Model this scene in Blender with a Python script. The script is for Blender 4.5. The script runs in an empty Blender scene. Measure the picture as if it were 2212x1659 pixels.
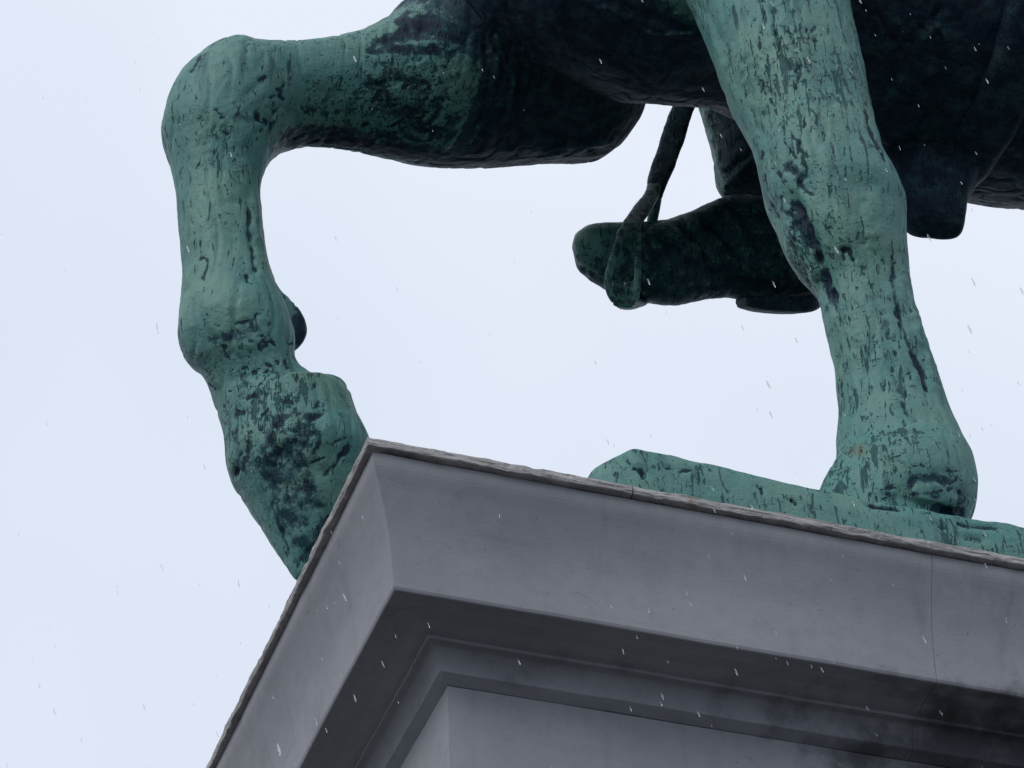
import bpy, bmesh, math, random
import numpy as np
from mathutils import Vector, Matrix

random.seed(7)
rng = np.random.default_rng(11)
sc = bpy.context.scene
COL = sc.collection

# ------------------------------------------------------------------ camera
ZF = 4.70                                   # height of the cornice's lower arris above the pavement
CAM = np.array([-1.3215, -4.0249, ZF - 3.1010])
ROWS = np.array([[0.94406485, -0.32746432, -0.03884175],      # camera right
                 [-0.18153606, -0.61443194, 0.76780078],      # camera up
                 [0.27529297, 0.71780255, 0.63951018]])       # camera forward
FPX = 6994.256                              # focal length for a picture 2212 wide
cam = bpy.data.cameras.new('camera')
cam.sensor_width = 36.0
cam.lens = 36.0 * FPX / 2212.0
cam.clip_start = 0.05
cam.clip_end = 2000.0
cam_o = bpy.data.objects.new('camera', cam)
COL.objects.link(cam_o)
R3 = Matrix((ROWS[0], ROWS[1], -ROWS[2])).transposed()
cam_o.matrix_world = Matrix.Translation(Vector(CAM)) @ R3.to_4x4()
sc.camera = cam_o

# ------------------------------------------------------------------ sky, sun, exposure
SUN_ELEV, SUN_AZ = math.radians(36), math.radians(213)        # azimuth measured from +X, counter-clockwise
world = bpy.data.worlds.new('World')
sc.world = world
world.use_nodes = True
wn = world.node_tree
wn.nodes.clear()
w_out = wn.nodes.new('ShaderNodeOutputWorld')
w_bg = wn.nodes.new('ShaderNodeBackground')
w_sky = wn.nodes.new('ShaderNodeTexSky')
w_sky.sky_type = 'NISHITA'
w_sky.sun_disc = False
w_sky.sun_elevation = SUN_ELEV
w_sky.sun_rotation = math.radians(90) - SUN_AZ
w_sky.air_density = 1.0
w_sky.dust_density = 3.0
w_tc = wn.nodes.new('ShaderNodeTexCoord')
w_noise = wn.nodes.new('ShaderNodeTexNoise')
w_noise.inputs['Scale'].default_value = 4.0
w_noise.inputs['Detail'].default_value = 3.0
w_noise.inputs['Roughness'].default_value = 0.45
w_sep = wn.nodes.new('ShaderNodeSeparateXYZ')
w_add = wn.nodes.new('ShaderNodeMath'); w_add.operation = 'MULTIPLY_ADD'
w_add.inputs[1].default_value = 0.80; 
w_ramp = wn.nodes.new('ShaderNodeValToRGB')                   # overcast sheet, brighter towards the zenith
w_ramp.color_ramp.elements[0].position = 0.0
w_ramp.color_ramp.elements[0].color = (4.1, 5.2, 7.3, 1)
w_ramp.color_ramp.elements[1].position = 1.25 / 1.34 * 0.95
w_ramp.color_ramp.elements[1].color = (8.35, 8.95, 10.1, 1)
w_sc = wn.nodes.new('ShaderNodeMath'); w_sc.operation = 'MULTIPLY'; w_sc.inputs[1].default_value = 1 / 1.28
w_mix = wn.nodes.new('ShaderNodeMixRGB')
w_mix.inputs[0].default_value = 0.95
wn.links.new(w_tc.outputs['Generated'], w_noise.inputs['Vector'])
wn.links.new(w_tc.outputs['Generated'], w_sep.inputs[0])
wn.links.new(w_noise.outputs['Fac'], w_add.inputs[0])
wn.links.new(w_sep.outputs['Z'], w_add.inputs[2])
wn.links.new(w_add.outputs[0], w_sc.inputs[0])
wn.links.new(w_sc.outputs[0], w_ramp.inputs[0])
wn.links.new(w_sky.outputs[0], w_mix.inputs[1])
wn.links.new(w_ramp.outputs[0], w_mix.inputs[2])
wn.links.new(w_mix.outputs[0], w_bg.inputs['Color'])
w_bg.inputs['Strength'].default_value = 0.1
wn.links.new(w_bg.outputs[0], w_out.inputs['Surface'])

sun = bpy.data.lights.new('sun', 'SUN')
sun.energy = 1.2
sun.angle = math.radians(30)
sun.color = (1.0, 0.97, 0.94)
sun_o = bpy.data.objects.new('sun', sun)
COL.objects.link(sun_o)
sdir = Vector((math.cos(SUN_AZ) * math.cos(SUN_ELEV), math.sin(SUN_AZ) * math.cos(SUN_ELEV), math.sin(SUN_ELEV)))
sun_o.rotation_euler = sdir.to_track_quat('Z', 'Y').to_euler()
sun_o.location = (0, 0, 20)

sc.view_settings.view_transform = 'Standard'
sc.view_settings.look = 'None'
sc.view_settings.exposure = 0.0
sc.view_settings.gamma = 1.0

# ------------------------------------------------------------------ helpers
def ray(x, y):
    return ROWS.T @ np.array([(x - 1106.0) / FPX, -(y - 829.5) / FPX, 1.0])

def at(x, y, Y):
    """point of the sight line through picture position (x, y) in the vertical plane y = Y"""
    r = ray(x, y)
    return CAM + r * ((Y - CAM[1]) / r[1])

def proj(P):
    q = (P - CAM) @ ROWS.T
    return np.stack([1106 + FPX * q[:, 0] / q[:, 2], 829.5 - FPX * q[:, 1] / q[:, 2]], 1)

def vnoise(P, seed=0):
    """smooth value noise in 3-D, -1..1"""
    P = np.asarray(P, float)
    i = np.floor(P).astype(np.int64)
    f = P - i
    f = f * f * (3 - 2 * f)
    def h(a, b, c):
        n = (a * 374761393 + b * 668265263 + c * 2147483647 + seed * 1274126177) & 0xffffffff
        n = ((n ^ (n >> 13)) * 1274126177) & 0xffffffff
        n = ((n ^ (n >> 16)) * 2246822519) & 0xffffffff
        return ((n >> 8) & 0xffff) / 32767.5 - 1
    x, y, z = i[:, 0], i[:, 1], i[:, 2]
    o = 0
    for dx in (0, 1):
        for dy in (0, 1):
            for dz in (0, 1):
                w = (f[:, 0] if dx else 1 - f[:, 0]) * (f[:, 1] if dy else 1 - f[:, 1]) * (f[:, 2] if dz else 1 - f[:, 2])
                o = o + w * h(x + dx, y + dy, z + dz)
    return o

def fbm(P, octaves=3, seed=0):
    o, a, t = 0, 1.0, 0
    for k in range(octaves):
        o = o + a * vnoise(P * 2 ** k + 17.3 * k, seed + k)
        t += a
        a *= 0.5
    return o / t

def link(o, parent=None):
    COL.objects.link(o)
    if parent is not None:
        o.parent = parent
    return o

def mesh_obj(name, verts, faces, mat, parent=None, smooth=False):
    me = bpy.data.meshes.new(name)
    me.from_pydata([tuple(v) for v in verts], [], faces)
    if mat:
        me.materials.append(mat)
    if smooth:
        me.polygons.foreach_set('use_smooth', np.ones(len(me.polygons), bool))
    me.update()
    return link(bpy.data.objects.new(name, me), parent)

def thing(name, label, cat, loc=(0, 0, 0)):
    o = bpy.data.objects.new(name, None)
    o.location = loc
    o['label'] = label
    o['category'] = cat
    COL.objects.link(o)
    return o

class Soup:
    """closed shapes that a voxel remesh will melt into one continuous surface"""
    def __init__(self):
        self.v, self.f = [], []
    def rings(self, rings):
        b = len(self.v)
        n = len(rings[0])
        for r in rings:
            self.v.extend(r)
        m = len(rings)
        for i in range(m - 1):
            for j in range(n):
                k = (j + 1) % n
                self.f.append((b + i * n + j, b + i * n + k, b + (i + 1) * n + k, b + (i + 1) * n + j))
        self.v.append(np.mean(rings[0], 0)); c0 = len(self.v) - 1
        self.v.append(np.mean(rings[-1], 0)); c1 = len(self.v) - 1
        for j in range(n):
            k = (j + 1) % n
            self.f.append((c0, b + k, b + j))
            self.f.append((c1, b + (m - 1) * n + j, b + (m - 1) * n + k))
    def limb(self, st, n=28, sub=4, p=2.0):
        """st: (lx, ly, rx, ry, Y, k): the two outlines of a limb in the picture, its plane, its depth ratio"""
        st = np.array(st, float)
        L = np.array([at(s[0], s[1], s[4]) for s in st])
        Rr = np.array([at(s[2], s[3], s[4]) for s in st])
        # keep both outline points at the same camera depth as their midpoint
        C = np.array([at((s[0] + s[2]) / 2, (s[1] + s[3]) / 2, s[4]) for s in st])
        d = (C - CAM) @ ROWS[2]
        lat = ((st[:, 2] - st[:, 0])[:, None] * ROWS[0] - (st[:, 3] - st[:, 1])[:, None] * ROWS[1]) * (d / FPX / 2)[:, None]
        return self.loft(C, lat, st[:, 5], n, sub, p)
    def loft(self, C, lat, k, n=28, sub=4, p=2.0):
        # Catmull-Rom resample
        def cr(A):
            A = np.asarray(A, float)
            A2 = np.concatenate([[2 * A[0] - A[1]], A, [2 * A[-1] - A[-2]]])
            out = []
            for i in range(len(A) - 1):
                p0, p1, p2, p3 = A2[i:i + 4]
                for s in range(sub):
                    t = s / sub
                    out.append(0.5 * (2 * p1 + (p2 - p0) * t + (2 * p0 - 5 * p1 + 4 * p2 - p3) * t * t + (3 * p1 - p0 - 3 * p2 + p3) * t ** 3))
            out.append(A[-1])
            return np.array(out)
        C, lat, k = cr(C), cr(lat), cr(np.asarray(k, float).reshape(-1, 1))[:, 0]
        T = np.gradient(C, axis=0)
        T /= np.linalg.norm(T, axis=1)[:, None] + 1e-9
        rr = []
        for i in range(len(C)):
            r = np.linalg.norm(lat[i])
            dv = np.cross(T[i], lat[i])
            dn = np.linalg.norm(dv)
            dv = dv / (dn + 1e-9) * r * k[i]
            a = np.linspace(0, 2 * math.pi, n, endpoint=False)
            ca, sa = np.cos(a), np.sin(a)
            e = 2.0 / p
            ca = np.sign(ca) * np.abs(ca) ** e
            sa = np.sign(sa) * np.abs(sa) ** e
            rr.append(C[i] + ca[:, None] * lat[i] + sa[:, None] * dv)
        self.rings(rr)
        return C
    def tube(self, pts, rad, n=20, sub=4):
        """pts (x,y,z); rad (side radius, up radius) with the side axis level"""
        P = np.array(pts, float)
        T = np.gradient(P, axis=0)
        lat, k = [], []
        for i in range(len(P)):
            t = T[i] / np.linalg.norm(T[i])
            s = np.cross(t, [0, 0, 1.0])
            if np.linalg.norm(s) < 0.2:
                s = np.cross(t, [1.0, 0, 0])
            s /= np.linalg.norm(s)
            lat.append(s * rad[i][0])
            k.append(rad[i][1] / rad[i][0])
        return self.loft(P, np.array(lat), k, n, sub)
    def blob(self, c, r, axes=None, n=20, m=12):
        axes = np.eye(3) if axes is None else np.asarray(axes)
        rr = []
        for i in range(1, m):
            ph = math.pi * i / m
            a = np.linspace(0, 2 * math.pi, n, endpoint=False)
            loc = np.stack([np.cos(a) * math.sin(ph) * r[0], np.sin(a) * math.sin(ph) * r[1], np.full(n, -math.cos(ph) * r[2])], 1)
            rr.append(np.asarray(c) + loc @ axes)
        self.rings(rr)
    def build(self, name, voxel, mat, parent=None, smooth_iter=4):
        me = bpy.data.meshes.new(name + '_src')
        me.from_pydata([tuple(v) for v in self.v], [], self.f)
        bm = bmesh.new(); bm.from_mesh(me)
        bmesh.ops.recalc_face_normals(bm, faces=bm.faces)
        bm.to_mesh(me); bm.free()
        tmp = bpy.data.objects.new('tmp', me)
        COL.objects.link(tmp)
        md = tmp.modifiers.new('r', 'REMESH'); md.mode = 'VOXEL'; md.voxel_size = voxel
        if smooth_iter:
            ms = tmp.modifiers.new('s', 'SMOOTH'); ms.factor = 0.5; ms.iterations = smooth_iter
        dg = bpy.context.evaluated_depsgraph_get()
        out = bpy.data.meshes.new_from_object(tmp.evaluated_get(dg))
        out.name = name
        bpy.data.objects.remove(tmp)
        bpy.data.meshes.remove(me)
        out.materials.clear()
        out.materials.append(mat)
        out.polygons.foreach_set('use_smooth', np.ones(len(out.polygons), bool))
        return link(bpy.data.objects.new(name, out), parent)

def get_v(o):
    me = o.data
    n = len(me.vertices)
    co = np.empty(n * 3); me.vertices.foreach_get('co', co)
    no = np.empty(n * 3); me.vertices.foreach_get('normal', no)
    return co.reshape(-1, 3), no.reshape(-1, 3)

def set_v(o, co):
    o.data.vertices.foreach_set('co', np.ascontiguousarray(co).ravel())
    o.data.update()

def set_attr(o, name, val):
    a = o.data.attributes.get(name) or o.data.attributes.new(name, 'FLOAT', 'POINT')
    a.data.foreach_set('value', np.asarray(val, np.float32))

def seg_dist(uv, line):
    """distance of picture points to a polyline, and position along it 0..1"""
    line = np.array(line, float)
    best = np.full(len(uv), 1e9); par = np.zeros(len(uv))
    n = len(line) - 1
    for i in range(n):
        a, b = line[i], line[i + 1]
        ab = b - a
        t = np.clip(((uv - a) @ ab) / (ab @ ab), 0, 1)
        d = np.linalg.norm(uv - (a + t[:, None] * ab), axis=1)
        m = d < best
        best[m] = d[m]; par[m] = (i + t[m]) / n
    return best, par

def chisel(co, no, strokes, ymax):
    """tool strokes cut into (or raised on) the side of a form that is modelled in relief: (polyline, half width, depth mm, dark)"""
    uv = proj(co)
    face = (no @ ROWS[2]) < -0.12
    face &= co[:, 1] < ymax
    dark = np.zeros(len(co))
    face &= (uv[:, 0] > -80) & (uv[:, 0] < 2300) & (uv[:, 1] > -120) & (uv[:, 1] < 1740)
    fi = np.nonzero(face)[0]
    fi = fi[np.argsort(uv[fi, 0])]
    fx = uv[fi, 0]
    for line, w, depth, dk in strokes:
        pts = np.array(line, float)
        i0, i1 = np.searchsorted(fx, [pts[:, 0].min() - 3 * w, pts[:, 0].max() + 3 * w])
        ix = fi[i0:i1]
        ix = ix[(uv[ix, 1] > pts[:, 1].min() - 3 * w) & (uv[ix, 1] < pts[:, 1].max() + 3 * w)]
        if not len(ix):
            continue
        jit = uv[ix] + 4 * np.stack([vnoise(co[ix] * 45, 3), vnoise(co[ix] * 45, 9)], 1) + 2.5 * np.stack([vnoise(co[ix] * 110, 13), vnoise(co[ix] * 110, 19)], 1)
        d, t = seg_dist(jit, line)
        g = np.exp(-(d / w) ** 2) * np.minimum(1, 6 * np.minimum(t, 1 - t) + 0.35) * (0.8 + 0.5 * vnoise(co[ix] * 70, 23))
        co[ix] -= no[ix] * (g * depth * 0.001)[:, None]
        dark[ix] = np.maximum(dark[ix], g * dk)
    return co, dark

# ------------------------------------------------------------------ materials
def new_mat(name):
    m = bpy.data.materials.new(name)
    m.use_nodes = True
    nt = m.node_tree
    nt.nodes.clear()
    out = nt.nodes.new('ShaderNodeOutputMaterial')
    bs = nt.nodes.new('ShaderNodeBsdfPrincipled')
    nt.links.new(bs.outputs[0], out.inputs['Surface'])
    return m, nt, bs

class NT:
    def __init__(s, nt):
        s.nt = nt
        s.tc = nt.nodes.new('ShaderNodeTexCoord')
    def _in(s, sock, v):
        if hasattr(v, 'type') and hasattr(v, 'links'):
            s.nt.links.new(v, sock)
        else:
            sock.default_value = v
    def coord(s, scale=(1, 1, 1), rot=(0, 0, 0), src='Object'):
        mp = s.nt.nodes.new('ShaderNodeMapping')
        mp.inputs['Scale'].default_value = scale
        mp.inputs['Rotation'].default_value = rot
        s.nt.links.new(s.tc.outputs[src], mp.inputs[0])
        return mp.outputs[0]
    def noise(s, vec, scale, detail=3, rough=0.5, dist=0.0):
        n = s.nt.nodes.new('ShaderNodeTexNoise')
        s.nt.links.new(vec, n.inputs['Vector'])
        n.inputs['Scale'].default_value = scale
        n.inputs['Detail'].default_value = detail
        n.inputs['Roughness'].default_value = rough
        n.inputs['Distortion'].default_value = dist
        return n.outputs['Fac']
    def vor(s, vec, scale, feature='F1', rnd=1.0):
        n = s.nt.nodes.new('ShaderNodeTexVoronoi')
        n.feature = feature
        s.nt.links.new(vec, n.inputs['Vector'])
        n.inputs['Scale'].default_value = scale
        n.inputs['Randomness'].default_value = rnd
        return n.outputs['Distance']
    def step(s, v, a, b):
        n = s.nt.nodes.new('ShaderNodeMapRange')
        n.interpolation_type = 'SMOOTHSTEP'
        s._in(n.inputs[0], v)
        n.inputs[1].default_value = a
        n.inputs[2].default_value = b
        return n.outputs[0]
    def math(s, op, a, b=0.0, c=0.0, clamp=False):
        n = s.nt.nodes.new('ShaderNodeMath')
        n.operation = op
        n.use_clamp = clamp
        s._in(n.inputs[0], a); s._in(n.inputs[1], b)
        if len(n.inputs) > 2:
            s._in(n.inputs[2], c)
        return n.outputs[0]
    def mix(s, f, a, b):
        n = s.nt.nodes.new('ShaderNodeMixRGB')
        s._in(n.inputs[0], f); s._in(n.inputs[1], a); s._in(n.inputs[2], b)
        return n.outputs[0]
    def attr(s, name):
        n = s.nt.nodes.new('ShaderNodeAttribute')
        n.attribute_name = name
        return n.outputs['Fac']
    def xyz(s, src='Object'):
        n = s.nt.nodes.new('ShaderNodeSeparateXYZ')
        s.nt.links.new(s.tc.outputs[src], n.inputs[0])
        return n.outputs
    def bump(s, h, strength, dist, normal=None):
        n = s.nt.nodes.new('ShaderNodeBump')
        n.inputs['Strength'].default_value = strength
        n.inputs['Distance'].default_value = dist
        s.nt.links.new(h, n.inputs['Height'])
        if normal is not None:
            s.nt.links.new(normal, n.inputs['Normal'])
        return n.outputs[0]

def rgb(r, g, b):
    return (r, g, b, 1)

def make_bronze():
    m, nt, bs = new_mat('patinated_bronze')
    N = NT(nt)
    base = N.coord()
    tall = N.coord((1.0, 1.0, 0.36))
    long_ = N.coord((1.0, 1.0, 0.10))
    flat = N.coord((0.45, 1.0, 1.0))
    dark = N.attr('dark')                     # black casting skin, with the underside's shade put into the colour
    wear = N.attr('wear')                     # pitting density
    # verdigris
    broad = N.noise(base, 6.0, 3, 0.55)
    mid = N.noise(base, 26.0, 4, 0.62)
    fine = N.noise(base, 150.0, 3, 0.6)
    runs = N.noise(long_, 26.0, 3, 0.6)
    g = N.mix(N.step(broad, 0.32, 0.68), rgb(0.068, 0.205, 0.186), rgb(0.106, 0.236, 0.192))
    g = N.mix(N.math('MULTIPLY', N.step(mid, 0.48, 0.78), 0.60), g, rgb(0.044, 0.130, 0.140))
    g = N.mix(N.math('MULTIPLY', N.step(fine, 0.48, 0.75), 0.40), g, rgb(0.150, 0.290, 0.245))
    g = N.mix(N.math('MULTIPLY', N.step(runs, 0.54, 0.74), 0.75), g, rgb(0.024, 0.096, 0.104))
    brown = N.noise(N.coord((1, 1, 0.2)), 9.0, 3, 0.6)
    g = N.mix(N.math('MULTIPLY', N.step(brown, 0.58, 0.75), 0.38), g, rgb(0.095, 0.140, 0.085))
    # pits and drawn-out casting cracks
    p1 = N.noise(N.coord((1.0, 1.0, 0.20)), 150.0, 2, 0.5, 0.6)
    p2 = N.noise(flat, 135.0, 2, 0.5, 1.0)
    crack = N.noise(long_, 80.0, 3, 0.55, 0.5)
    thr = N.math('SUBTRACT', N.math('ADD', N.math('MULTIPLY', mid, 0.34), N.math('MULTIPLY', wear, 0.38)), 0.245)
    a1 = N.step(N.math('ADD', p1, thr), 0.655, 0.770)
    a2 = N.step(N.math('ADD', p2, thr), 0.700, 0.810)
    a3 = N.step(N.math('ADD', crack, N.math('MULTIPLY', thr, 0.8)), 0.640, 0.715)
    pit = N.math('MAXIMUM', N.math('MAXIMUM', a1, a2), N.math('MULTIPLY', a3, 0.9))
    g = N.mix(N.math('MULTIPLY', pit, 0.84), g, rgb(0.014, 0.052, 0.062))
    g = N.mix(N.math('MULTIPLY', N.attr('rust'), N.step(fine, 0.40, 0.60)), g, rgb(0.130, 0.085, 0.020))
    # half-rinsed teal, then black casting skin with shade painted in
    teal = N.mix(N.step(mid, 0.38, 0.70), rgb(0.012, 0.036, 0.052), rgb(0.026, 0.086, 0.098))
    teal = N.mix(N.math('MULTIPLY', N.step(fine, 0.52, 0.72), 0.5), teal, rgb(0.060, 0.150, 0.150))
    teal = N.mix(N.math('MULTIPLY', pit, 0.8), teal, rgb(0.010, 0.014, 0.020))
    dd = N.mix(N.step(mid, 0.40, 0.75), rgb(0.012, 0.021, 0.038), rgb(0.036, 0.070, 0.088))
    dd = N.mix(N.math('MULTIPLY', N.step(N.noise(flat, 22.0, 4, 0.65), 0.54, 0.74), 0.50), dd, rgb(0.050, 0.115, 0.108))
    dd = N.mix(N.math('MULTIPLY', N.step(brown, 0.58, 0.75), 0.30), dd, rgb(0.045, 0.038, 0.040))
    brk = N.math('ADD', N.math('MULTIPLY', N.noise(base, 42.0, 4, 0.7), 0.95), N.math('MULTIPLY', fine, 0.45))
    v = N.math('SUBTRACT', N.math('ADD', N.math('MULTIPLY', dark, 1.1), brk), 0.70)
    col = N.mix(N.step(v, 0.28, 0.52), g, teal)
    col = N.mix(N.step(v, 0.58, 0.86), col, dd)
    nt.links.new(col, bs.inputs['Base Color'])
    rough = N.math('ADD', 0.40, N.math('MULTIPLY', fine, 0.25))
    nt.links.new(rough, bs.inputs['Roughness'])
    dull = N.math('MAXIMUM', pit, N.step(v, 0.28, 0.60))
    nt.links.new(N.math('SUBTRACT', 0.36, N.math('MULTIPLY', dull, 0.26)), bs.inputs['Specular IOR Level'])
    h = N.math('ADD', N.math('MULTIPLY', mid, 0.6), N.math('MULTIPLY', fine, 0.22))
    h = N.math('SUBTRACT', h, N.math('MULTIPLY', pit, 0.70))
    h = N.math('ADD', h, N.math('MULTIPLY', runs, 0.40))
    nt.links.new(N.bump(h, 0.9, 0.007), bs.inputs['Normal'])
    return m

def make_stone(name, base_a, base_b, stain):
    m, nt, bs = new_mat(name)
    N = NT(nt)
    base = N.coord()
    n1 = N.noise(base, 3.0, 5, 0.55)
    n2 = N.noise(base, 34.0, 4, 0.65)
    n3 = N.noise(base, 260.0, 2, 0.6)
    c = N.mix(N.step(n1, 0.3, 0.7), base_a, base_b)
    c = N.mix(N.math('MULTIPLY', N.step(n2, 0.42, 0.75), 0.22), c, rgb(0.16, 0.165, 0.17))
    run = N.noise(N.coord((1, 1, 0.08)), 16.0, 4, 0.6)
    c = N.mix(N.math('MULTIPLY', N.step(run, 0.55, 0.78), 0.34 * stain), c, rgb(0.13, 0.150, 0.150))
    bed = N.noise(N.coord((0.10, 0.10, 1.0), (0, 0.03, 0)), 26.0, 4, 0.6)
    c = N.mix(N.math('MULTIPLY', N.step(bed, 0.58, 0.78), 0.28 * stain), c, rgb(0.17, 0.17, 0.175))
    vein = N.math('ABSOLUTE', N.math('SUBTRACT', N.noise(N.coord((0.35, 0.35, 1.0)), 5.0, 4, 0.6, 0.3), 0.5))
    c = N.mix(N.math('MULTIPLY', N.math('MULTIPLY', N.math('SUBTRACT', 1.0, N.step(vein, 0.001, 0.006)), N.step(N.noise(base, 7.0, 2), 0.60, 0.66)), 0.22), c, rgb(0.10, 0.10, 0.11))
    spot = N.step(N.noise(base, 130.0, 2, 0.5), 0.73, 0.77)
    c = N.mix(N.math('MULTIPLY', spot, 0.55), c, rgb(0.09, 0.09, 0.09))
    # sooty crust along the flank, darker tone over the soffit, ragged edge
    soot_tone = N.attr('soot_tone')
    sm = N.step(N.math('ADD', soot_tone, N.math('MULTIPLY', N.math('SUBTRACT', N.noise(base, 11.0, 5, 0.62), 0.5), 1.1)), 0.34, 0.80)
    c = N.mix(N.math('MULTIPLY', sm, 0.82), c, rgb(0.030, 0.033, 0.040))
    nt.links.new(c, bs.inputs['Base Color'])
    bs.inputs['Roughness'].default_value = 0.78
    bs.inputs['Specular IOR Level'].default_value = 0.3
    h = N.math('ADD', N.math('MULTIPLY', n2, 0.5), N.math('MULTIPLY', n3, 0.35))
    h = N.math('SUBTRACT', h, N.math('MULTIPLY', spot, 0.4))
    nt.links.new(N.bump(h, 0.35, 0.003), bs.inputs['Normal'])
    return m

def make_cap():
    m, nt, bs = new_mat('weathered_capstone')
    N = NT(nt)
    base = N.coord()
    lay = N.coord((0.12, 0.12, 1.0))
    n1 = N.noise(base, 22.0, 5, 0.65)
    n2 = N.noise(lay, 70.0, 4, 0.6)
    n3 = N.noise(base, 150.0, 3, 0.65)
    c = N.mix(N.step(n1, 0.3, 0.7), rgb(0.30, 0.29, 0.285), rgb(0.44, 0.42, 0.405))
    c = N.mix(N.math('MULTIPLY', N.step(n2, 0.54, 0.72), 0.8), c, rgb(0.22, 0.21, 0.215))
    c = N.mix(N.math('MULTIPLY', N.step(n3, 0.55, 0.74), 0.5), c, rgb(0.18, 0.165, 0.155))
    c = N.mix(N.math('MULTIPLY', N.step(N.noise(base, 12.0, 4, 0.6), 0.60, 0.72), 0.6), c, rgb(0.20, 0.16, 0.10))
    c = N.mix(N.step(N.noise(base, 40.0, 3, 0.6), 0.66, 0.74), c, rgb(0.66, 0.62, 0.58))
    nt.links.new(c, bs.inputs['Base Color'])
    bs.inputs['Roughness'].default_value = 0.9
    bs.inputs['Specular IOR Level'].default_value = 0.2
    h = N.math('ADD', N.math('MULTIPLY', n2, 0.6), N.math('MULTIPLY', n3, 0.6))
    nt.links.new(N.bump(h, 0.7, 0.004), bs.inputs['Normal'])
    return m

def make_ground():
    m, nt, bs = new_mat('wet_paving')
    N = NT(nt)
    base = N.coord()
    c = N.mix(N.step(N.noise(base, 0.8, 5, 0.6), 0.35, 0.65), rgb(0.026, 0.028, 0.032), rgb(0.040, 0.042, 0.046))
    c = N.mix(N.math('MULTIPLY', N.step(N.noise(base, 30.0, 4, 0.6), 0.5, 0.7), 0.4), c, rgb(0.04, 0.04, 0.042))
    nt.links.new(c, bs.inputs['Base Color'])
    bs.inputs['Roughness'].default_value = 0.45
    return m

def make_drop():
    m, nt, bs = new_mat('icy_sleet')
    bs.inputs['Base Color'].default_value = rgb(0.97, 0.98, 1.0)
    bs.inputs['Roughness'].default_value = 0.25
    bs.inputs['Transmission Weight'].default_value = 1.0
    bs.inputs['IOR'].default_value = 1.31
    bs.inputs['Alpha'].default_value = 0.32
    return m

BRONZE = make_bronze()
STONE = make_stone('grey_ashlar', rgb(0.262, 0.266, 0.283), rgb(0.316, 0.318, 0.332), 1.0)
CAPM = make_cap()
GROUND = make_ground()
DROP = make_drop()

# ------------------------------------------------------------------ ground
g = mesh_obj('ground', [(-600, -600, 0), (600, -600, 0), (600, 600, 0), (-600, 600, 0)], [(0, 1, 2, 3)], GROUND)
g['kind'] = 'structure'

# ------------------------------------------------------------------ pedestal
PL, PW = 3.9, 1.16                                   # plan of the cornice's lower arris
ped = thing('stone_pedestal', 'tall grey ashlar pedestal with moulded cornice carrying the bronze horse', 'pedestal', (PL / 2, PW / 2, 0))
bpy.context.view_layer.update()
def to_ped(o):
    o.parent = ped
    o.matrix_parent_inverse = Matrix.Translation((-PL / 2, -PW / 2, 0))

def plan(s):
    """node on the perimeter walk: start at the near corner; s>0 along +X, s<0 along +Y"""
    per = 2 * (PL + PW)
    s = s % per
    e = 1e-6
    cs = [(0, (0, 0), (-1, -1)), (PL, (PL, 0), (1, -1)), (PL + PW, (PL, PW), (1, 1)), (2 * PL + PW, (0, PW), (-1, 1))]
    for c, p, d in cs:
        if abs(s - c) < e or abs(s - per - c) < e:
            return np.array(p, float), np.array(d, float)
    if s < PL:
        return np.array([s, 0.]), np.array([0., -1])
    if s < PL + PW:
        return np.array([PL, s - PL]), np.array([1., 0])
    if s < 2 * PL + PW:
        return np.array([PL - (s - PL - PW), PW]), np.array([0., 1])
    return np.array([0, PW - (s - 2 * PL - PW)]), np.array([-1., 0])

CORN = [0, PL, PL + PW, 2 * PL + PW]
PER = 2 * (PL + PW)

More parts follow.
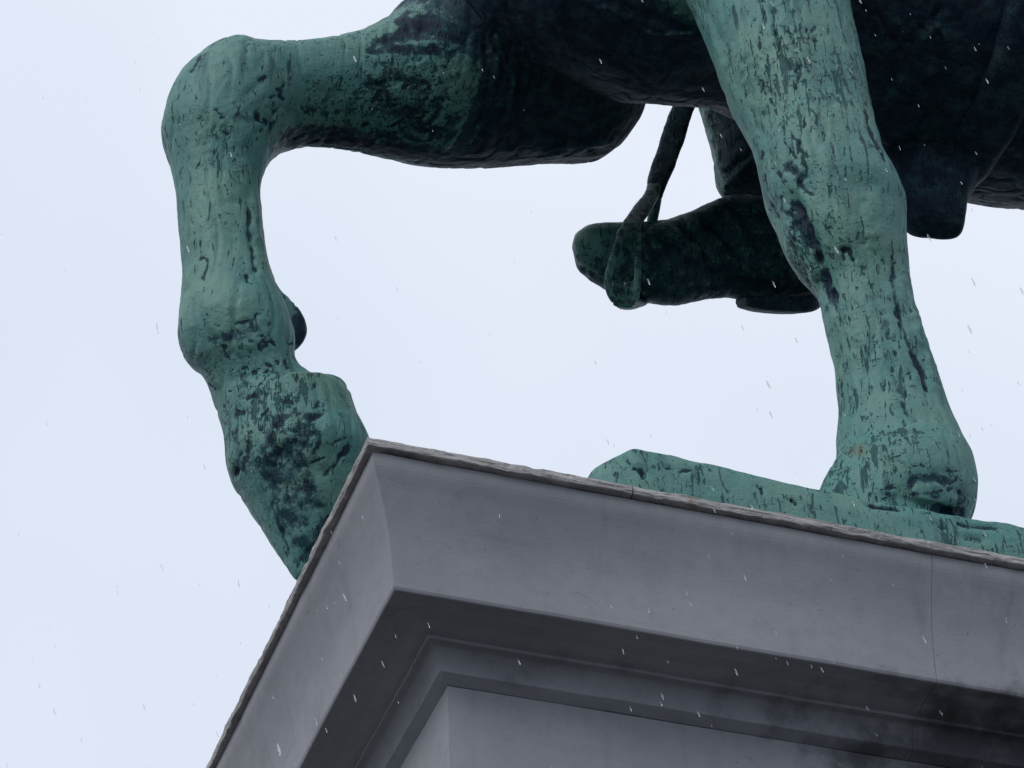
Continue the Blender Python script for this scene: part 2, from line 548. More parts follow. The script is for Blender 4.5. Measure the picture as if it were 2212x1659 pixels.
def course(name, prof, cuts, mat, gap=0.0012, step=0.06, depth=0.30, rough=0.0, seed=0, soot_tone=None, ragged=False):
    """a course of blocks whose section is prof [(out, height)] from top to bottom; cuts: joint positions on the walk"""
    res = []
    cuts = sorted(cuts)
    for i, a in enumerate(cuts):
        b = cuts[(i + 1) % len(cuts)]
        if b <= a:
            b += PER
        a2, b2 = a + gap, b - gap
        nodes = list(np.linspace(a2, b2, max(2, int((b2 - a2) / step) + 1)))
        for c in CORN + [c + PER for c in CORN]:
            if a2 < c < b2:
                nodes = [s for s in nodes if abs(s - c) > step * 0.4 or s in (a2, b2)] + [c]
        nodes = sorted(nodes)
        topo, toph = prof[0]
        boto, both = prof[-1]
        full = [(-depth, toph)] + list(prof) + [(-depth, both)]
        n = len(full)
        V, F, S = [], [], []
        for s in nodes:
            p, d = plan(s)
            sm = s % PER
            sh = np.zeros(2)
            if abs(d[0]) + abs(d[1]) < 1.5:                  # straight run: ease towards the mitre of the nearest corner
                cs = [(min(abs(sm - c), abs(sm - c - PER), abs(sm - c + PER)), c) for c in CORN]
                dist, c = min(cs)
                _, dc = plan(c)
                sh = (dc - d) * max(0.0, 1 - dist / 0.45)
            for o, h in full:
                q = p + (d + sh) * o
                V.append((q[0], q[1], ZF + h))
        for k in range(len(nodes) - 1):
            for j in range(n):
                jj = (j + 1) % n
                F.append((k * n + j, k * n + jj, (k + 1) * n + jj, (k + 1) * n + j))
        F.append(tuple(range(n - 1, -1, -1)))
        F.append(tuple((len(nodes) - 1) * n + j for j in range(n)))
        V = np.array(V)
        if rough:
            inner = np.tile([0.0] + [1.0] * (n - 2) + [0.0], len(nodes))[:, None]
            nrm = np.repeat(np.array([np.append(plan(s)[1], 0) for s in nodes]), n, 0)
            if ragged:                                       # weathered lip: layered, chipped, never straight
                dsp = np.stack([fbm(V * 60 + 7 * q, 3, seed + q) for q in range(3)], 1) * rough
                dsp = dsp + fbm(V * np.array([14, 14, 1]), 2, seed + 3)[:, None] * rough * 0.8
                lay = fbm(V * np.array([22, 22, 260]), 2, seed + 7)[:, None] * rough * 0.9
                chip = -np.clip(fbm(V * np.array([38, 38, 60]), 2, seed + 11) - 0.28, 0, 1)[:, None] * rough * 3.5
                V = V + (dsp + (lay + chip) * nrm) * inner
            else:                                            # dressed stone: only slow waviness
                wav = fbm(V * 9.0, 2, seed)[:, None] * rough
                V = V + (wav * nrm + wav * np.array([0, 0, 0.6])) * inner
        o = mesh_obj(name, V, F, mat)
        bm = bmesh.new(); bm.from_mesh(o.data)
        bmesh.ops.recalc_face_normals(bm, faces=bm.faces)
        bm.to_mesh(o.data); bm.free()
        if soot_tone is not None:
            set_attr(o, 'soot_tone', soot_tone(V))
        to_ped(o)
        res.append(o)
    return res

def spline(pts, sub=6):
    P = np.array(pts, float)
    A = np.concatenate([[2 * P[0] - P[1]], P, [2 * P[-1] - P[-2]]])
    out = []
    for i in range(len(P) - 1):
        p0, p1, p2, p3 = A[i:i + 4]
        for s in range(sub):
            t = s / sub
            out.append(0.5 * (2 * p1 + (p2 - p0) * t + (2 * p0 - 5 * p1 + 4 * p2 - p3) * t * t + (3 * p1 - p0 - 3 * p2 + p3) * t ** 3))
    out.append(P[-1])
    return [tuple(q) for q in out]

def soot_tone_fn(V):
    x, y, z = V[:, 0], V[:, 1], V[:, 2] - ZF
    s = np.clip((x - 0.30) / 1.05, 0, 1) * np.clip((0.09 - z) / 0.12, 0.42, 1)
    s = np.maximum(s, 0.10 + 0.22 * np.clip((-z - 0.002) / 0.01, 0, 1) * np.clip((0.075 + z) / 0.01, 0, 1))  # soffit and bed mouldings toned darker than the face
    return np.where(y < 0.4, s, 0.25)

JX = float(at(2012, 1400, 0.0)[0])
cyma = spline([(0.0485, 0.2365), (0.0455, 0.214), (0.0330, 0.182), (0.0200, 0.142), (0.0100, 0.100), (0.0045, 0.052), (0.0018, 0.006)], 4) + [(0.0, 0.0015)]
soff = [(-0.0015, 0.0), (-0.022, -0.0010), (-0.030, -0.0030), (-0.055, -0.0060), (-0.075, -0.0120), (-0.085, -0.0140), (-0.0860, -0.0200), (-0.0895, -0.0205)]
bed = spline([(-0.0895, -0.0205), (-0.0990, -0.0225), (-0.1060, -0.0285), (-0.1110, -0.0385), (-0.1130, -0.0500), (-0.1136, -0.0615)], 3)[1:] + [(-0.1150, -0.0626), (-0.1322, -0.0740)]
course('cornice_stone', cyma + soff + bed, [JX, JX + 1.45, PL + 0.58, PL + PW + 1.3, PL + PW + 2.6, PER - 0.56 + 0.0], STONE, gap=0.0004, step=0.025, depth=0.32, rough=0.0012, seed=50, soot_tone=soot_tone_fn)
# die of the pedestal, plain ashlar in tall courses
hts = [-0.0750, -0.80, -1.55, -2.30, -3.05, -3.75]
for i in range(5):
    t, b = hts[i], hts[i + 1]
    off = 0.0 if i % 2 == 0 else 0.62
    course('die_stone', [(-0.1335, t), (-0.1322, t - 0.0015), (-0.1322, b + 0.003), (-0.1335, b + 0.0018)],
           [1.18 + off, 2.45 + off * 0.5, PL + 0.5, PL + PW + 1.2 + off, PL + PW + 2.5, PER - 0.56], STONE, gap=0.0004, step=0.025, depth=0.30, rough=0.0008, seed=60, soot_tone=soot_tone_fn)
course('plinth_stone', [(-0.13, -3.752), (-0.10, -3.80), (-0.03, -3.86), (0.02, -3.90), (0.02, -4.698)], [1.0, 2.6, PL + 0.5, PL + PW + 1.3, PL + PW + 2.6, PER - 0.5], STONE, depth=0.4, step=0.1, soot_tone=soot_tone_fn)
# core that the statue stands on
core = mesh_obj('core_stone', [(x, y, z) for z in (ZF - 0.05, ZF + 0.236) for x, y in ((0.25, 0.25), (PL - 0.25, 0.25), (PL - 0.25, PW - 0.25), (0.25, PW - 0.25))],
                [(0, 3, 2, 1), (4, 5, 6, 7), (0, 1, 5, 4), (1, 2, 6, 5), (2, 3, 7, 6), (3, 0, 4, 7)], STONE)
to_ped(core)
# thin weathered capping slabs, rough edged
capp = [(-0.05, 0.2585), (0.02, 0.2590), (0.045, 0.2588), (0.054, 0.2584), (0.0590, 0.2572), (0.0606, 0.2556), (0.0610, 0.2540), (0.0612, 0.2524), (0.0614, 0.2508), (0.0614, 0.2490), (0.0612, 0.2472), (0.0612, 0.2454), (0.0610, 0.2438), (0.0608, 0.2422), (0.0602, 0.2406), (0.0585, 0.2394), (0.0540, 0.2388), (0.047, 0.2384), (0.040, 0.2384), (0.03, 0.2384)]
course('capping_slab', capp, [float(at(1372, 1050, -0.06)[0]), JX + 0.35, JX + 1.4, PL + 0.5, PL + PW + 1.2, PL + PW + 2.5, PER - 0.47, PER - 0.93], CAPM, gap=0.0015, step=0.007, depth=0.24, rough=0.0023, seed=5, ragged=True)

# ------------------------------------------------------------------ bronze statue
statue = thing('equestrian_statue', 'green and black patinated bronze horse with raised foreleg and booted rider', 'statue', (1.9, PW / 2, ZF + 0.25))
INV = Matrix.Translation((-1.9, -PW / 2, -(ZF + 0.25)))
def to_statue(o, parent=None):
    o.parent = parent or statue
    if parent is None:
        o.matrix_parent_inverse = INV

YF, YN, YC = 0.95, 0.13, 0.56
S = Soup()
leg_axes = []
# --- raised far foreleg: hoof, pastern, cannon, knee, forearm
k = 0.86
hoof = [(641, 1256, 672, 1236, YF, .8), (628, 1243, 700, 1195, YF, .85), (594, 1189, 745, 1108, YF, .88), (556, 1130, 775, 1050, YF, .9), (527, 1086, 798, 1008, YF, .92),
        (503, 1052, 806, 972, YF, .92), (491, 1020, 798, 946, YF, .9), (488, 990, 786, 922, YF, .88), (484, 945, 768, 886, YF, .85), (470, 899, 752, 846, YF, .8),
        (459, 862, 722, 820, YF, .76), (446, 830, 676, 808, YF, .76), (430, 804, 650, 793, YF, .8), (404, 780, 637, 770, YF, .86), (386, 744, 637, 738, YF, .9),
        (383, 708, 632, 702, YF, .9), (387, 668, 618, 662, YF, .88), (391, 632, 602, 628, YF, .86), (393, 585, 586, 588, YF, .86), (388, 540, 577, 542, YF, .86),
        (384, 500, 571, 502, YF, .86), (381, 450, 567, 455, YF, .88), (377, 408, 565, 418, YF, .9), (369, 360, 566, 396, YF, .92), (358, 315, 569, 380, YF, .94),
        (349, 270, 573, 368, YF, .95), (358, 225, 577, 360, YF, .96), (385, 160, 582, 352, YF, .97), (421, 122, 590, 344, YF, .97), (456, 96, 600, 336, YF, .97), (496, 80, 612, 330, YF, .95),
        (540, 86, 630, 325, YF, .92), (601, 88, 655, 320, YF, .9), (676, 84, 700, 319, YF, .9), (750, 71, 762, 326, YF, .92), (820, 44, 830, 341, YF, .94), (872, 12, 900, 356, YF, .95),
        (925, -40, 985, 363, YF, .95), (990, -95, 1090, 361, YF, .95), (1070, -130, 1200, 352, YF - .01, .92), (1150, -150, 1290, 347, YF - .02, .9), (1230, -140, 1345, 296, YF - .03, .85), (1290, -120, 1366, 235, YF - .04, .8)]
axF = S.limb(hoof)
leg_axes.append((axF[:35 * 4], 0.145))
leg_axes.append((axF[35 * 4:38 * 4], 0.160))
S.limb([(560, 590, 592, 602, YF + .03, .9), (570, 622, 612, 632, YF + .04, .9), (585, 645, 634, 654, YF + .05, .9), (596, 672, 654, 682, YF + .05, .9), (600, 702, 664, 708, YF + .05, .9), (603, 725, 661, 730, YF + .05, .9), (612, 752, 640, 757, YF + .05, .9)], n=16)   # tuft behind the fetlock
S.limb([(655, 820, 690, 806, YF, .9), (660, 850, 728, 812, YF, .9), (680, 885, 752, 836, YF, .9), (710, 915, 772, 892, YF, .9), (740, 940, 792, 938, YF, .9)], n=16)                              # heel bulbs
# --- near standing foreleg
near = [(1768, 1150, 2085, 1165, YN, .85), (1764, 1118, 2098, 1132, YN, .86), (1766, 1088, 2110, 1098, YN, .86), (1774, 1060, 2115, 1060, YN, .85), (1788, 1032, 2112, 1029, YN, .84), (1803, 995, 2101, 990, YN, .82),
        (1806, 945, 2080, 950, YN, .82), (1811, 895, 2056, 900, YN, .82), (1808, 848, 2037, 843, YN, .84), (1799, 785, 2016, 780, YN, .86), (1785, 716, 1992, 713, YN, .88), (1768, 645, 1974, 645, YN, .9),
        (1750, 612, 1967, 615, YN, .92), (1716, 570, 1962, 572, YN, .95), (1690, 525, 1960, 530, YN, .95), (1674, 482, 1959, 484, YN, .95), (1653, 437, 1957, 440, YN, .95), (1640, 390, 1937, 390, YN, .93),
        (1632, 340, 1913, 345, YN, .92), (1618, 290, 1897, 305, YN + .01, .92), (1592, 238, 1886, 260, YN + .02, .92), (1565, 185, 1875, 200, YN + .03, .92), (1543, 120, 1862, 140, YN + .04, .92),
        (1523, 66, 1848, 80, YN + .05, .92), (1507, 28, 1839, 37, YN + .06, .92), (1487, -10, 1829, -10, YN + .07, .92), (1440, -110, 1815, -130, YN + .08, .9), (1380, -240, 1800, -290, YN + .10, .8), (1330, -370, 1790, -450, YN + .12, .7)]
axN = S.limb(near)
S.limb([(1800, 1000, 1960, 1000, .11, .5), (1778, 1040, 1990, 1044, .095, .46), (1766, 1074, 2020, 1082, .085, .42), (1764, 1110, 2030, 1122, .08, .40), (1766, 1150, 2030, 1160, .08, .40), (1768, 1190, 2030, 1200, .08, .40)])
leg_axes.append((axN, 0.21))
# --- barrel: underline fitted to the belly line
belly = np.array([(700, 300), (1383, 226), (1463, 209), (1503, 208), (1700, 300), (1959, 412), (2115, 424), (2212, 440), (2600, 520), (3400, 690), (5000, 1000)], float)
def belly_cz(x, ry, rz, cy):
    a = np.linspace(0, 2 * math.pi, 90, endpoint=False)
    lo, hi = ZF + 1.2, ZF + 4.0
    for _ in range(40):
        cz = (lo + hi) / 2
        P = np.stack([np.full(90, x), cy + ry * np.cos(a), cz + rz * np.sin(a)], 1)
        uv = proj(P)
        if (uv[:, 1] - np.interp(uv[:, 0], belly[:, 0], belly[:, 1])).max() > 0:
            lo = cz
        else:
            hi = cz
    return cz
bs_x = [0.62, 0.80, 1.0, 1.25, 1.55, 1.9, 2.3, 2.7, 3.0, 3.25, 3.4]
bs_ry = [0.30, 0.38, 0.42, 0.45, 0.48, 0.50, 0.49, 0.46, 0.42, 0.32, 0.15]
bs_rz = [0.42, 0.52, 0.56, 0.57, 0.57, 0.56, 0.54, 0.52, 0.48, 0.36, 0.18]
czs = [belly_cz(max(x, 0.85), ry, rz, YC) if x < 2.0 else None for x, ry, rz in zip(bs_x, bs_ry, bs_rz)]
czr = czs[5]
czs = [c if c is not None else czr + 0.06 * i for i, c in enumerate(czs)]
czs[0] = czs[1] + 0.12
S.tube([(x, YC, c) for x, c in zip(bs_x, czs)], list(zip(bs_ry, bs_rz)), n=40, sub=5)
CZ = czs[2]
# shoulders and breast
S.blob((0.98, YC - 0.27, CZ + 0.25), (0.36, 0.17, 0.50))
S.blob((0.92, YC + 0.27, CZ + 0.22), (0.36, 0.17, 0.48))
S.blob((0.72, YC, CZ + 0.25), (0.30, 0.36, 0.38))
# neck and head (above the picture)
S.tube([(0.95, YC, CZ + 0.35), (0.72, YC, CZ + 0.75), (0.45, YC, CZ + 1.12), (0.22, YC, CZ + 1.38), (0.08, YC, CZ + 1.48)], [(0.34, 0.55), (0.26, 0.46), (0.19, 0.36), (0.16, 0.29), (0.13, 0.2)])
S.tube([(0.20, YC, CZ + 1.46), (0.02, YC, CZ + 1.33), (-0.14, YC, CZ + 1.06), (-0.24, YC, CZ + 0.82), (-0.27, YC, CZ + 0.74)], [(0.13, 0.18), (0.16, 0.22), (0.12, 0.15), (0.10, 0.11), (0.07, 0.07)])
for sgn in (-1, 1):
    S.tube([(0.16, YC + 0.10 * sgn, CZ + 1.50), (0.12, YC + 0.12 * sgn, CZ + 1.62), (0.08, YC + 0.13 * sgn, CZ + 1.72)], [(0.05, 0.03), (0.045, 0.025), (0.01, 0.01)], n=12)
# haunches, hind legs, tail
zt = ZF + 0.36
for yy, dx in ((YC - 0.27, 0.10), (YC + 0.27, -0.28)):
    S.blob((3.05, yy, CZ + 0.18), (0.42, 0.22, 0.52))
    S.tube([(2.95, yy, CZ + 0.05), (2.88 + dx * .3, yy, CZ - 0.35), (3.02 + dx * .6, yy, CZ - 0.70), (3.14 + dx, yy, zt + 0.88), (3.08 + dx, yy, zt + 0.55), (3.02 + dx, yy, zt + 0.25), (2.96 + dx, yy, zt + 0.10), (2.92 + dx, yy, zt - 0.02)],
           [(0.24, 0.34), (0.20, 0.27), (0.13, 0.17), (0.11, 0.13), (0.09, 0.10), (0.10, 0.11), (0.12, 0.13), (0.14, 0.16)])
S.tube([(3.36, YC, CZ + 0.42), (3.52, YC, CZ + 0.34), (3.62, YC, CZ + 0.0), (3.64, YC, CZ - 0.5), (3.62, YC, CZ - 0.95)], [(0.07, 0.07), (0.09, 0.09), (0.11, 0.11), (0.10, 0.10), (0.03, 0.03)])
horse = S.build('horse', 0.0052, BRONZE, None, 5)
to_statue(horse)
co, no = get_v(horse)
# distance to the rinsed legs sets the dark: bare casting skin and painted-in shade
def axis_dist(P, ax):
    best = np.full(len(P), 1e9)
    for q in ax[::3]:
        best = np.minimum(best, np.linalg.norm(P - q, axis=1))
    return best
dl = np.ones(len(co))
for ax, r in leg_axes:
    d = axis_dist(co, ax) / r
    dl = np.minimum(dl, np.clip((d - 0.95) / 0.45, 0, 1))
uv = proj(co)
front = co[:, 1] < 2
# modelling-tool marks and casting unevenness
co = co + no * (0.0026 * fbm(co * 13, 3, 1) + 0.0014 * fbm(co * np.array([55, 55, 24]), 3, 2))[:, None]
rid = 1 - np.abs(vnoise(co * np.array([30, 30, 5.0]), 21))
co = co - no * (0.0030 * np.clip(rid - 0.80, 0, 1) / 0.2)[:, None]
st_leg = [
    # dark casting skin and painted-in shade under the forearm and at the breast fold
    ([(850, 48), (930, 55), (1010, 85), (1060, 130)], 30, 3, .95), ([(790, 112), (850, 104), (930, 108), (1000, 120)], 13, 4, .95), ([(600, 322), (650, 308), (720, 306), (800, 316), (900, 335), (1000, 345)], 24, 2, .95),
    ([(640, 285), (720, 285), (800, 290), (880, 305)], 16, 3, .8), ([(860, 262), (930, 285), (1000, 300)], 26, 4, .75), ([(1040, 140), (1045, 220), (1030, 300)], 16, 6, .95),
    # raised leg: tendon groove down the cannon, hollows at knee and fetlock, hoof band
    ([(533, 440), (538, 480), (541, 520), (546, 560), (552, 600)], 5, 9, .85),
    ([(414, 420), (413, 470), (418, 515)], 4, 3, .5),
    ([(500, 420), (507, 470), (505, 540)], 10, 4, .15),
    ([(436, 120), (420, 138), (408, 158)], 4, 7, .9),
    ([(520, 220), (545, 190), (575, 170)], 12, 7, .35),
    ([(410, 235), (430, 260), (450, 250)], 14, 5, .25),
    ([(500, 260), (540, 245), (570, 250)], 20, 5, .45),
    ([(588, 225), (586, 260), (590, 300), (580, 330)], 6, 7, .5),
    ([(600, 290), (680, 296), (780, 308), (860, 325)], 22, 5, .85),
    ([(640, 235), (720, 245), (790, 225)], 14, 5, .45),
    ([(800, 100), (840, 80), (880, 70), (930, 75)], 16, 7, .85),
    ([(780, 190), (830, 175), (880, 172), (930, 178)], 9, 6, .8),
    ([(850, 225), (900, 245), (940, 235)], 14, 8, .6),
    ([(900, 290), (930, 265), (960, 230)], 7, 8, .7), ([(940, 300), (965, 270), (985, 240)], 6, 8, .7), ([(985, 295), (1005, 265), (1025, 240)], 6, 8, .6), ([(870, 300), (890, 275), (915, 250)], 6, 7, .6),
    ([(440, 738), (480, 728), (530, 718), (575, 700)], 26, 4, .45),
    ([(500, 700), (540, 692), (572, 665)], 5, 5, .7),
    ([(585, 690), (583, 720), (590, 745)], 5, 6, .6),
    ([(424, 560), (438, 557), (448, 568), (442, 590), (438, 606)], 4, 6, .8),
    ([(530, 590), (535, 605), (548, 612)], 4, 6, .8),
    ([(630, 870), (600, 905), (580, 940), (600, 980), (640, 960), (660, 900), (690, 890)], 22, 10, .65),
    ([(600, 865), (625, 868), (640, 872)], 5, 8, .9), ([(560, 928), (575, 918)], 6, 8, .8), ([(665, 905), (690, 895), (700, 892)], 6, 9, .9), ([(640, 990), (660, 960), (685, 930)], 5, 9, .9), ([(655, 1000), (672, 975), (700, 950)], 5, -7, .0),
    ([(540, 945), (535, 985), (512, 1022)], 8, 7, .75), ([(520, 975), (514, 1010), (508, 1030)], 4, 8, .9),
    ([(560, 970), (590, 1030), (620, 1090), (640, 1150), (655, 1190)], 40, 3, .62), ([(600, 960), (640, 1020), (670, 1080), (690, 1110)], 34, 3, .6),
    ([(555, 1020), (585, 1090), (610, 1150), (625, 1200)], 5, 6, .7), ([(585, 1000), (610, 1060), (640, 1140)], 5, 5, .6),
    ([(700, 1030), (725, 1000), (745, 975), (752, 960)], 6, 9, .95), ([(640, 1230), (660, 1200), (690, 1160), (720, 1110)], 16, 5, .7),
    ([(546, 420), (554, 480), (560, 540), (570, 600)], 9, -10, 0), ([(450, 420), (455, 500), (460, 570)], 22, -5, 0), ([(400, 640), (470, 655), (550, 640)], 16, -5, 0), ([(495, 985), (530, 1000), (570, 985), (620, 1010)], 7, -8, 0),
    ([(1950, 590), (1962, 650), (1985, 720), (2010, 800), (2030, 860)], 9, -9, 0), ([(1830, 640), (1842, 720), (1852, 800), (1856, 860)], 24, -5, 0), ([(1900, 640), (1920, 720), (1940, 800)], 10, 4, 0), ([(1870, 400), (1880, 470), (1885, 520)], 30, -5, 0),
    # near leg: tendon hollow left of the knee, cracks, foot
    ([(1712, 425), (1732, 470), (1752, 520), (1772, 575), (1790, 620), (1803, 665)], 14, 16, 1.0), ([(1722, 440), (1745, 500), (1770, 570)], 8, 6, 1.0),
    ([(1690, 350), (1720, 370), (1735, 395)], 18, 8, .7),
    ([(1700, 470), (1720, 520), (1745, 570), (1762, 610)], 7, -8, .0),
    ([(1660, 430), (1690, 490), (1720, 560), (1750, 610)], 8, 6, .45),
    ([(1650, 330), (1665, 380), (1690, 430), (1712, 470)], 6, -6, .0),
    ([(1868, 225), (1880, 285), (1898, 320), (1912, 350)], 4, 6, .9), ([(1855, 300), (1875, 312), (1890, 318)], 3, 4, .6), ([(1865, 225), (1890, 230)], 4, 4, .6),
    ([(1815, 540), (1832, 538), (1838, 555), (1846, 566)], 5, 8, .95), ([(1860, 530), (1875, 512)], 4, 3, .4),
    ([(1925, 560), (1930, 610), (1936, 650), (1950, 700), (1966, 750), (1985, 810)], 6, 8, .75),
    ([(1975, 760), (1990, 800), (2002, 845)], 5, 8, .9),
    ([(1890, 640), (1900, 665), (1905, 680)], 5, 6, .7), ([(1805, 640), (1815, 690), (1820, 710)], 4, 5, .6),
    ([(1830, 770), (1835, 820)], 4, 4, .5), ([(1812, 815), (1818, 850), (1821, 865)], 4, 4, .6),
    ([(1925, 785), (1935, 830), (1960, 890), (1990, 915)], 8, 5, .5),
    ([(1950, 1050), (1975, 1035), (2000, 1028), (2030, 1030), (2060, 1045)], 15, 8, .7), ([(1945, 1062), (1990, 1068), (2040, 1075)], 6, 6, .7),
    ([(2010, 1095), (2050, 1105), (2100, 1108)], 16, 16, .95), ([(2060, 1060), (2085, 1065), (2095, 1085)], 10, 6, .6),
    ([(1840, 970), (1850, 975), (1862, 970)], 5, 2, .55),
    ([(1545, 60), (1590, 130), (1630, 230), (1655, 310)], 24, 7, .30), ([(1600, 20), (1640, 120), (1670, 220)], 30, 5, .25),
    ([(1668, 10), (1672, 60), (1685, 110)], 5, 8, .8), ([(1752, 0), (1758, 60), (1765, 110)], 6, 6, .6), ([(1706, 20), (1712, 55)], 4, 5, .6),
    ([(1510, 20), (1540, 90), (1570, 170), (1600, 240)], 8, -5, .0),
]
def scatter(x0, y0, x1, y1, n, ang, spread, ln, w=4.0, depth=3.2, dk=.8):
    out = []
    for _ in range(n):
        x = (x0 + x1) / 2 + random.gauss(0, 0.28) * (x1 - x0)
        y = (y0 + y1) / 2 + random.gauss(0, 0.28) * (y1 - y0)
        a_ = math.radians(ang + random.gauss(0, spread))
        l_ = ln * random.uniform(0.4, 1.3) / 2
        bx_, by_ = math.cos(a_) * l_, math.sin(a_) * l_
        k_ = random.gauss(0, 0.25) * l_
        up_ = random.random() < 0.3
        out.append(([(x - bx_, y - by_), (x + k_, y - k_), (x + bx_, y + by_)], w * random.uniform(0.7, 1.4), -depth * 0.7 if up_ else depth, 0 if up_ else dk))
    return out
st_leg += scatter(800, 60, 1030, 320, 70, -25, 30, 46) + scatter(540, 180, 620, 320, 22, -55, 40, 24) + scatter(430, 690, 610, 790, 40, 70, 45, 26) + scatter(540, 850, 730, 1010, 34, -35, 40, 34)
st_leg += scatter(1930, 1000, 2105, 1105, 22, -20, 40, 26, depth=2.0) + scatter(1600, 0, 1840, 330, 34, 80, 14, 46, w=3.2, dk=.6) + scatter(1660, 330, 1760, 600, 34, 62, 15, 36) + scatter(1890, 560, 2000, 880, 20, 72, 8, 44, w=3.2, dk=.7)
st_leg += scatter(400, 400, 570, 620, 14, 86, 10, 34, w=3.2, dk=.6) + scatter(1810, 480, 1950, 980, 18, 76, 14, 30, w=3.2, dk=.6) + scatter(390, 200, 560, 330, 16, 80, 40, 20, dk=.7) + scatter(480, 980, 700, 1220, 30, 60, 8, 90, dk=.55, depth=2.5)
st_leg += scatter(440, 790, 640, 900, 34, 40, 50, 20, dk=.75)
st_leg = [(l, w, d * (0.5 if l[0][0] < 1100 else 0.6 if l[0][1] > 1000 else 0.8), q) for l, w, d, q in st_leg]
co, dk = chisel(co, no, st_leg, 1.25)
# folds of skin where the raised limb meets the breast
st_body = [([(1040 + 26 * i, 60 + 8 * i), (1062 + 24 * i, 150), (1050 + 22 * i, 240), (1020 + 24 * i, 310)], 9, 12, 0) for i in range(5)]
st_body += [([(1260, 0), (1340, 28), (1420, 55), (1500, 85)], 7, -14, 0), ([(1290, -10), (1380, 25), (1460, 50), (1520, 72)], 6, 10, 0), ([(1180, 330), (1260, 315), (1330, 290)], 16, -8, 0),
            ([(1900, 240), (1960, 190), (2010, 150), (2060, 60)], 14, -10, 0), ([(1930, 120), (1990, 60), (2040, 10)], 8, 10, 0), ([(1850, 10), (1900, 40), (1930, 90)], 8, 10, 0)]
co, _ = chisel(co, no, st_body, 1.25)
ridges = [([(1271, 0), (1346, 30), (1386, 58), (1426, 74), (1506, 66)], 6, -9, 1.0), ([(1300, -10), (1370, 20), (1430, 45)], 4, -6, .7), ([(2046, 30), (2010, 70), (1981, 105)], 7, -8, .9), ([(1956, 165), (1925, 195), (1901, 222)], 16, -8, .8),
          ([(1171, 335), (1240, 318), (1316, 300)], 12, -6, .75), ([(1260, 300), (1310, 286)], 12, -4, .6), ([(1060, 30), (1075, 90), (1072, 160)], 6, -8, .8), ([(1100, 120), (1108, 190), (1090, 250), (1060, 300)], 6, -8, .7),
          ([(1150, 90), (1160, 170), (1145, 240)], 6, -7, .6), ([(1010, 250), (985, 290), (960, 320)], 5, -6, .8), ([(1040, 270), (1010, 310)], 5, -6, .7), ([(1400, 165), (1450, 155), (1520, 130)], 9, -5, .6), ([(2100, 300), (2160, 310), (2212, 320)], 8, -6, .5),
          ([(1880, 20), (1905, 60), (1900, 110)], 6, -6, .7), ([(2090, 150), (2120, 210), (2150, 230)], 8, -6, .5), ([(1200, 40), (1230, 100), (1240, 160)], 6, -6, .5), ([(1180, 200), (1230, 230), (1290, 240)], 7, -6, .4)]
co, rg = chisel(co, no, ridges, 1.25)
set_v(horse, co)
# rinsed streaks of verdigris that reach onto the breast and the barrel
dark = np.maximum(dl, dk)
def dab(c, r, v):
    global dark
    P = at(c[0], c[1], c[2])
    g_ = np.exp(-(np.linalg.norm(co - P, axis=1) / r) ** 2)
    dark = dark * (1 - g_) + v * g_
dab((990, 165, 0.83), 0.055, 0.10)
dab((1240, 300, 0.85), 0.07, 0.62)
dab((2030, 160, 0.10), 0.10, 0.72)
dab((1010, 40, 0.80), 0.05, 0.45)
dab((660, 710, 0.98), 0.035, 1.0)
dab((2000, 290, 0.10), 0.10, 0.80)
for hx, hy in ((570, 1060), (610, 1120), (640, 1180), (600, 1010), (650, 1060), (690, 1100)):
    dab((hx, hy, YF - 0.10), 0.055, 0.40)
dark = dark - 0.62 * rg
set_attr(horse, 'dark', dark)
wear = 0.18 + 0.28 * np.clip(fbm(co * 5, 2, 40) + 0.2, 0, 1)
wear += 0.13 * np.exp(-((uv[:, 0] - 1780) / 190) ** 2) * (uv[:, 1] < 900) * (co[:, 1] < 0.4)
wear += 0.26 * np.exp(-((uv[:, 0] - 860) / 130) ** 2 - ((uv[:, 1] - 200) / 120) ** 2) * (co[:, 1] > 0.6)
wear += 0.20 * np.exp(-((uv[:, 0] - 640) / 90) ** 2 - ((uv[:, 1] - 930) / 110) ** 2)
set_attr(horse, 'wear', wear)
set_attr(horse, 'rust', 1.2 * np.exp(-(np.linalg.norm((uv - np.array([1850, 972])) / np.array([16, 10]), axis=1)) ** 2) * (co[:, 1] < 0.2))

# --- cast base plate
B = Soup()
top_px = [(1322, 980), (1362, 968), (1427, 981), (1556, 1009), (1658, 1036), (1769, 1058), (1900, 1086), (2103, 1122), (2212, 1142), (2400, 1172)]
YB = 0.005
bx, bz = [], []
for u, v in top_px:
    q = at(u, v, YB + 0.03)
    bx.append(q[0]); bz.append(q[2])
rings = []
zb = ZF + 0.2565
xs = [bx[0] - 0.050, bx[0] - 0.030, bx[0]] + bx[1:] + [1.8, 2.3, 2.8, 3.2, 3.42, 3.50, 3.52]
zs = [zb + 0.035, bz[0] - 0.022, bz[0] - 0.004] + bz[1:] + [bz[-1]] * 4 + [bz[-1] - 0.01, bz[-1] - 0.03, zb + 0.03]
inset = [0.05, 0.02, 0.006] + [0] * (len(bx) - 1) + [0] * 4 + [0.02, 0.06, 0.12]
for x, z, ins in zip(xs, zs, inset):
    y0, y1 = YB + ins, 2 * YC - YB - ins
    r = 0.03
    sec = [(y0 + 0.004, zb), (y0, zb + (z - zb) * 0.35), (y0 + 0.003, zb + (z - zb) * 0.7), (y0 + 0.012, z - 0.012), (y0 + 0.035, z), (YC - 0.2, z + 0.004), (YC + 0.2, z + 0.004),
           (y1 - 0.035, z), (y1 - 0.012, z - 0.012), (y1 - 0.003, zb + (z - zb) * 0.7), (y1, zb + (z - zb) * 0.35), (y1 - 0.004, zb)]
    rings.append(np.array([(x, a, b) for a, b in sec]))
B.rings(rings)
